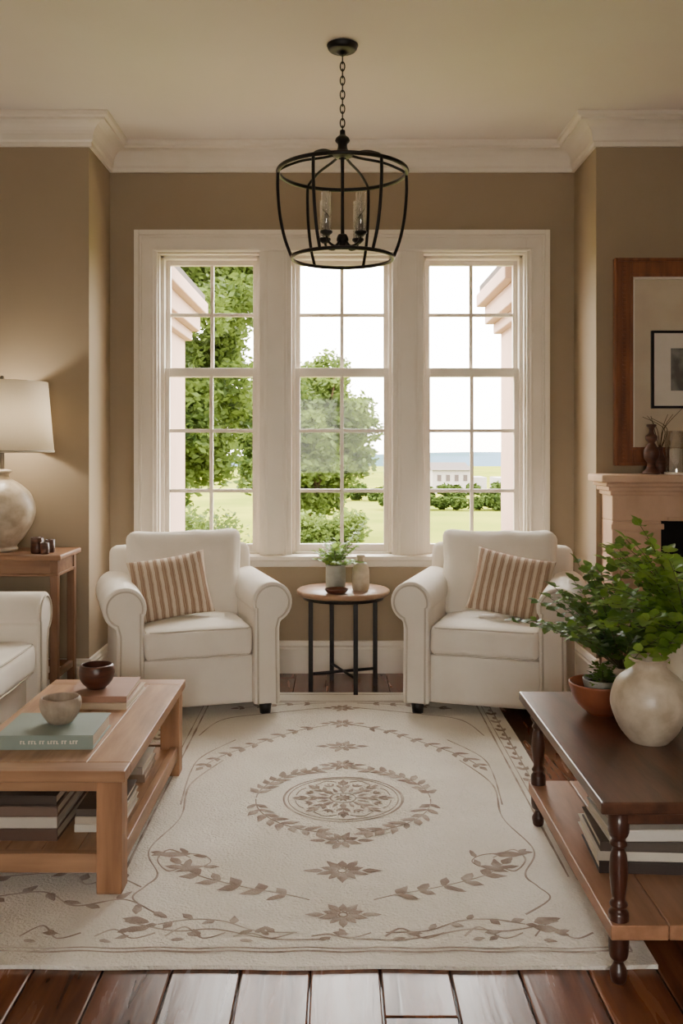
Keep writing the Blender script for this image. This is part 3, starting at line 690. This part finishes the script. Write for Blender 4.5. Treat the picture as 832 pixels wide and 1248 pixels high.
tube('shade_spider',[[(.238*math.cos(a),.238*math.sin(a),.91),(0,0,.91)] for a in (0,2.1,4.2)],.003,M['pewter'],e,6)
lathe('finial',[(0,.6),(.006,.6),(.006,.92),(.014,.93),(.01,.95),(0,.955)],M['pewter'],e,seg=12)
pl=bpy.data.lights.new('lamp_bulb','POINT'); pl.energy=13; pl.color=(1,.9,.76); pl.shadow_soft_size=.05
po=bpy.data.objects.new('lamp_bulb',pl); C.objects.link(po); po.parent=e; po.location=(0,0,.72)
for (x,y,r,h) in ((-1.60,5.02,.034,.085),(-1.545,5.06,.026,.07),(-1.55,4.985,.024,.06)):
    lathe('copper_votive_cup',[(0,0),(r*.9,0),(r,.006),(r,h),(r*.88,h),(r*.88,.01),(0,.01)],M['dcup'],None,(x,y,T3),28)
# ---------------------------------------------------------------- fireplace
e=empty('fireplace'); fy=5.17; bk=YF-.002
boxes('surround',[(1.50,1.77,fy,bk,0,1.0),(2.63,2.90,fy,bk,0,1.0),(1.50,2.90,fy,bk,1.0,1.16)],M['mantel'],e,.006)
boxes('pilaster_panels',[(1.53,1.56,fy-.012,fy,.16,.94),(1.71,1.74,fy-.012,fy,.16,.94),(1.56,1.71,fy-.012,fy,.16,.19),(1.56,1.71,fy-.012,fy,.91,.94),(1.485,1.785,fy-.02,fy,0,.12),(1.49,1.78,fy-.018,fy,.955,.985),(2.615,2.895,fy-.02,fy,0,.12),(1.8,2.6,fy-.012,fy,1.0,1.02)],M['mantel'],e,.004)
boxes('cornice_steps',[(1.485,2.915,fy-.02,bk,1.14,1.165),(1.47,2.93,fy-.04,bk,1.165,1.19),(1.45,2.95,fy-.065,bk,1.19,1.212)],M['mantel'],e,.006)
box('mantel_shelf',1.42,2.98,fy-.09,bk,1.212,1.255,M['mantel'],e,.01)
boxes('firebox',[(1.77,2.63,bk-.02,bk,0,1.0),(1.77,1.785,fy+.02,bk-.02,0,1.0),(2.615,2.63,fy+.02,bk-.02,0,1.0),(1.785,2.615,fy+.02,bk-.02,.985,1.0)],M['soot'],e)
box('hearth',1.5,2.9,4.85,fy-.022,0,.03,M['mantel'],e,.006)
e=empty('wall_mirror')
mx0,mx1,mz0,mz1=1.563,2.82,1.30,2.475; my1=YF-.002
fwid=.105
boxes('frame',[(mx0,mx0+fwid,my1-.035,my1,mz0,mz1),(mx1-fwid,mx1,my1-.035,my1,mz0,mz1)],M['mirw'],e,.006)
boxes('frame_rails',[(mx0+fwid,mx1-fwid,my1-.035,my1,mz0,mz0+fwid),(mx0+fwid,mx1-fwid,my1-.035,my1,mz1-fwid,mz1)],M['mirw'],e,.006)
q=.018
boxes('frame_outer_bead',[(mx0,mx0+q,my1-.05,my1-.035,mz0,mz1),(mx1-q,mx1,my1-.05,my1-.035,mz0,mz1),(mx0+q,mx1-q,my1-.05,my1-.035,mz1-q,mz1),(mx0+q,mx1-q,my1-.05,my1-.035,mz0,mz0+q),
  (mx0+fwid-.016,mx0+fwid,my1-.045,my1-.035,mz0+fwid,mz1-fwid),(mx0+fwid-.016,mx1-fwid+.016,my1-.045,my1-.035,mz1-fwid,mz1-fwid+.016),(mx0+fwid-.016,mx1-fwid+.016,my1-.045,my1-.035,mz0+fwid-.016,mz0+fwid)],M['mirw'],e,.004)
bd=[]
z=mz0+.04
while z<mz1-.04: bd.append((mx0+.045,mx0+.065,my1-.042,my1-.035,z,z+.012)); z+=.024
boxes('carved_beading',bd,M['mirw'],e,.003)
box('panel',mx0+fwid,mx1-fwid,my1-.012,my1,mz0+fwid,mz1-fwid,M['mat_'],e)  # matte panel instead of mirror glass, reflected tone in its colour
boxes('inner_liner',[(mx0+fwid,mx0+fwid+.012,my1-.03,my1-.012,mz0+fwid,mz1-fwid),(mx0+fwid,mx1-fwid,my1-.03,my1-.012,mz1-fwid-.012,mz1-fwid)],M['trim'],e)
e=empty('framed_picture')  # mirror's reflection of a picture, modelled as a solid frame
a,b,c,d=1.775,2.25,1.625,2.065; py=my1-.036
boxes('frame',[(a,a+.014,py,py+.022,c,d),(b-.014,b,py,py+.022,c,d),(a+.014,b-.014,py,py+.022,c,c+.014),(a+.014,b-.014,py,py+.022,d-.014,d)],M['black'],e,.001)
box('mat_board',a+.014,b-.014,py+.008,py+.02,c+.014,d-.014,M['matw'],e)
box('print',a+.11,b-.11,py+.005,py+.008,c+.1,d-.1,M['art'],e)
lathe('turned_candlestick',smoothprof([(0,0),(.045,0),(.048,.012),(.03,.03),(.022,.06),(.04,.09),(.042,.13),(.026,.16),(.018,.175),(.03,.19),(.032,.21),(.016,.225),(.014,.25),(.026,.265),(.024,.275),(0,.275)],4),M['dcup'],None,(1.725,5.2,1.255),28)
e=empty('glass_hurricane',(1.86,5.2,1.255))
lathe('glass',[(.058,.01),(.058,.24),(.055,.24),(.055,.01)],M['glass'],e)
lathe('base',[(0,0),(.062,0),(.062,.012),(0,.012)],M['trim'],e); lathe('candle',[(0,.012),(.035,.012),(.035,.14),(0,.145)],M['candle'],e)
e=empty('branch_vase',(1.80,5.28,1.255))
lathe('vase',smoothprof([(0,0),(.03,0),(.04,.05),(.02,.11),(.015,.14),(.02,.15),(0,.15)],4),M['dcup'],e,seg=24)
tube('twigs',[smoothprof([(0,0,.13),(U(-.05,.05),U(-.01,.01),.25),(U(-.12,.14),U(-.03,.02),U(.3,.38))],5) for _ in range(7)],.0025,M['bark'],e,5,taper=.5)
# ---------------------------------------------------------------- chandelier
cx,cy=.02,4.40
e=empty('lantern_chandelier',(cx,cy,0)); B=M['black']
lathe('canopy',smoothprof([(0,CH),(.068,CH),(.07,CH-.012),(.06,CH-.028),(.03,CH-.036),(.012,CH-.05),(0,CH-.052)],4),B,e)
z=CH-.05; i=0; links=[]
while z>2.875:
    P=[]
    for k in range(20):
        a=2*pi*k/20; u=.0105*math.cos(a); v=.021*math.sin(a)
        P.append((u,0,z-.018+v) if i%2 else (0,u,z-.018+v))
    links.append(P); z-=.033; i+=1
tube('chain',links,.0034,B,e,6,True)
lathe('hub',smoothprof([(0,2.885),(.012,2.88),(.014,2.86),(.03,2.845),(.034,2.83),(.022,2.815),(.026,2.79),(.045,2.772),(.047,2.76),(.02,2.75),(.009,2.74),(.009,2.4),(.02,2.395),(.028,2.37),(.018,2.35),(.012,2.335),(0,2.325)],4),B,e,seg=24)
rt,zt,rb_,zb_=.30,2.685,.236,2.285
tube('top_ring',[[(rt*math.cos(2*pi*k/72),rt*math.sin(2*pi*k/72),zt) for k in range(72)]],.010,B,e,8,True)
tube('bottom_ring',[[(rb_*math.cos(2*pi*k/72),rb_*math.sin(2*pi*k/72),zb_) for k in range(72)]],.009,B,e,8,True)
ribs=[];straps=[]
for k in range(6):
    a=2*pi*k/6+.08; ca,sa=math.cos(a),math.sin(a)
    ribs.append([(r*ca,r*sa,z) for r,z in smoothprof([(rt,zt),(.301,2.6),(.291,2.48),(.268,2.37),(rb_,zb_)],6)])
    straps.append([(r*ca,r*sa,z) for r,z in smoothprof([(.035,2.765),(.09,2.752),(.19,2.735),(.27,2.705),(rt,zt)],6)])
tube('ribs',ribs,.0075,B,e,8); tube('straps',straps,.0065,B,e,8)
arms=[]
for k in range(4):
    a=2*pi*k/4+pi/4+.06; ca,sa=math.cos(a),math.sin(a); ra=.112
    arms.append([(r*ca,r*sa,z) for r,z in smoothprof([(.015,2.37),(.05,2.335),(.095,2.345),(ra,2.375)],6)])
    p=(ra*ca,ra*sa,0)
    lathe('candle_cup_%d'%(k+1),[(0,2.37),(.012,2.37),(.028,2.385),(.028,2.393),(0,2.393)],B,e,p,20)
    lathe('candle_sleeve_%d'%(k+1),[(0,2.39),(.012,2.39),(.012,2.47),(0,2.47)],B,e,p,16)
    lathe('glass_sleeve_%d'%(k+1),[(.024,2.393),(.024,2.57),(.022,2.57),(.022,2.393)],M['glass'],e,p,20)
    lathe('bulb_%d'%(k+1),smoothprof([(0,2.47),(.009,2.475),(.015,2.505),(.007,2.54),(0,2.56)],3),M['glass'],e,p,16)
tube('arms',arms,.006,B,e,6)
# ---------------------------------------------------------------- light
w=bpy.data.worlds.new('sky'); bpy.context.scene.world=w; w.use_nodes=True; nt=w.node_tree; N=nt.nodes; L=nt.links
bg=N['Background']; tc=N.new('ShaderNodeTexCoord'); sx=N.new('ShaderNodeSeparateXYZ'); cr=N.new('ShaderNodeValToRGB')
L.new(tc.outputs['Generated'],sx.inputs[0]); L.new(sx.outputs[2],cr.inputs[0]); L.new(cr.outputs[0],bg.inputs[0])
cr.color_ramp.elements[0].position=0; cr.color_ramp.elements[0].color=(.58,.54,.485,1); cr.color_ramp.elements[1].position=.45; cr.color_ramp.elements[1].color=(1,.95,.89,1)
bg.inputs[1].default_value=30
sl=bpy.data.lights.new('sun','SUN'); sl.energy=8; sl.angle=D(3); sl.color=(1,.93,.8)
so=bpy.data.objects.new('sun',sl); C.objects.link(so); so.rotation_euler=Vector((.8,.02,-.62)).to_track_quat('-Z','Y').to_euler()
# ---------------------------------------------------------------- camera
cd=bpy.data.cameras.new('camera'); cam=bpy.data.objects.new('camera',cd); C.objects.link(cam)
cam.location=(0,0,H); cam.rotation_euler=(pi/2,0,0)
cd.sensor_fit='VERTICAL'; cd.sensor_height=36; cd.lens=FP/1248*36
cd.shift_y=-78/1248; cd.shift_x=4/1248; cd.clip_start=.05; cd.clip_end=500
bpy.context.scene.camera=cam
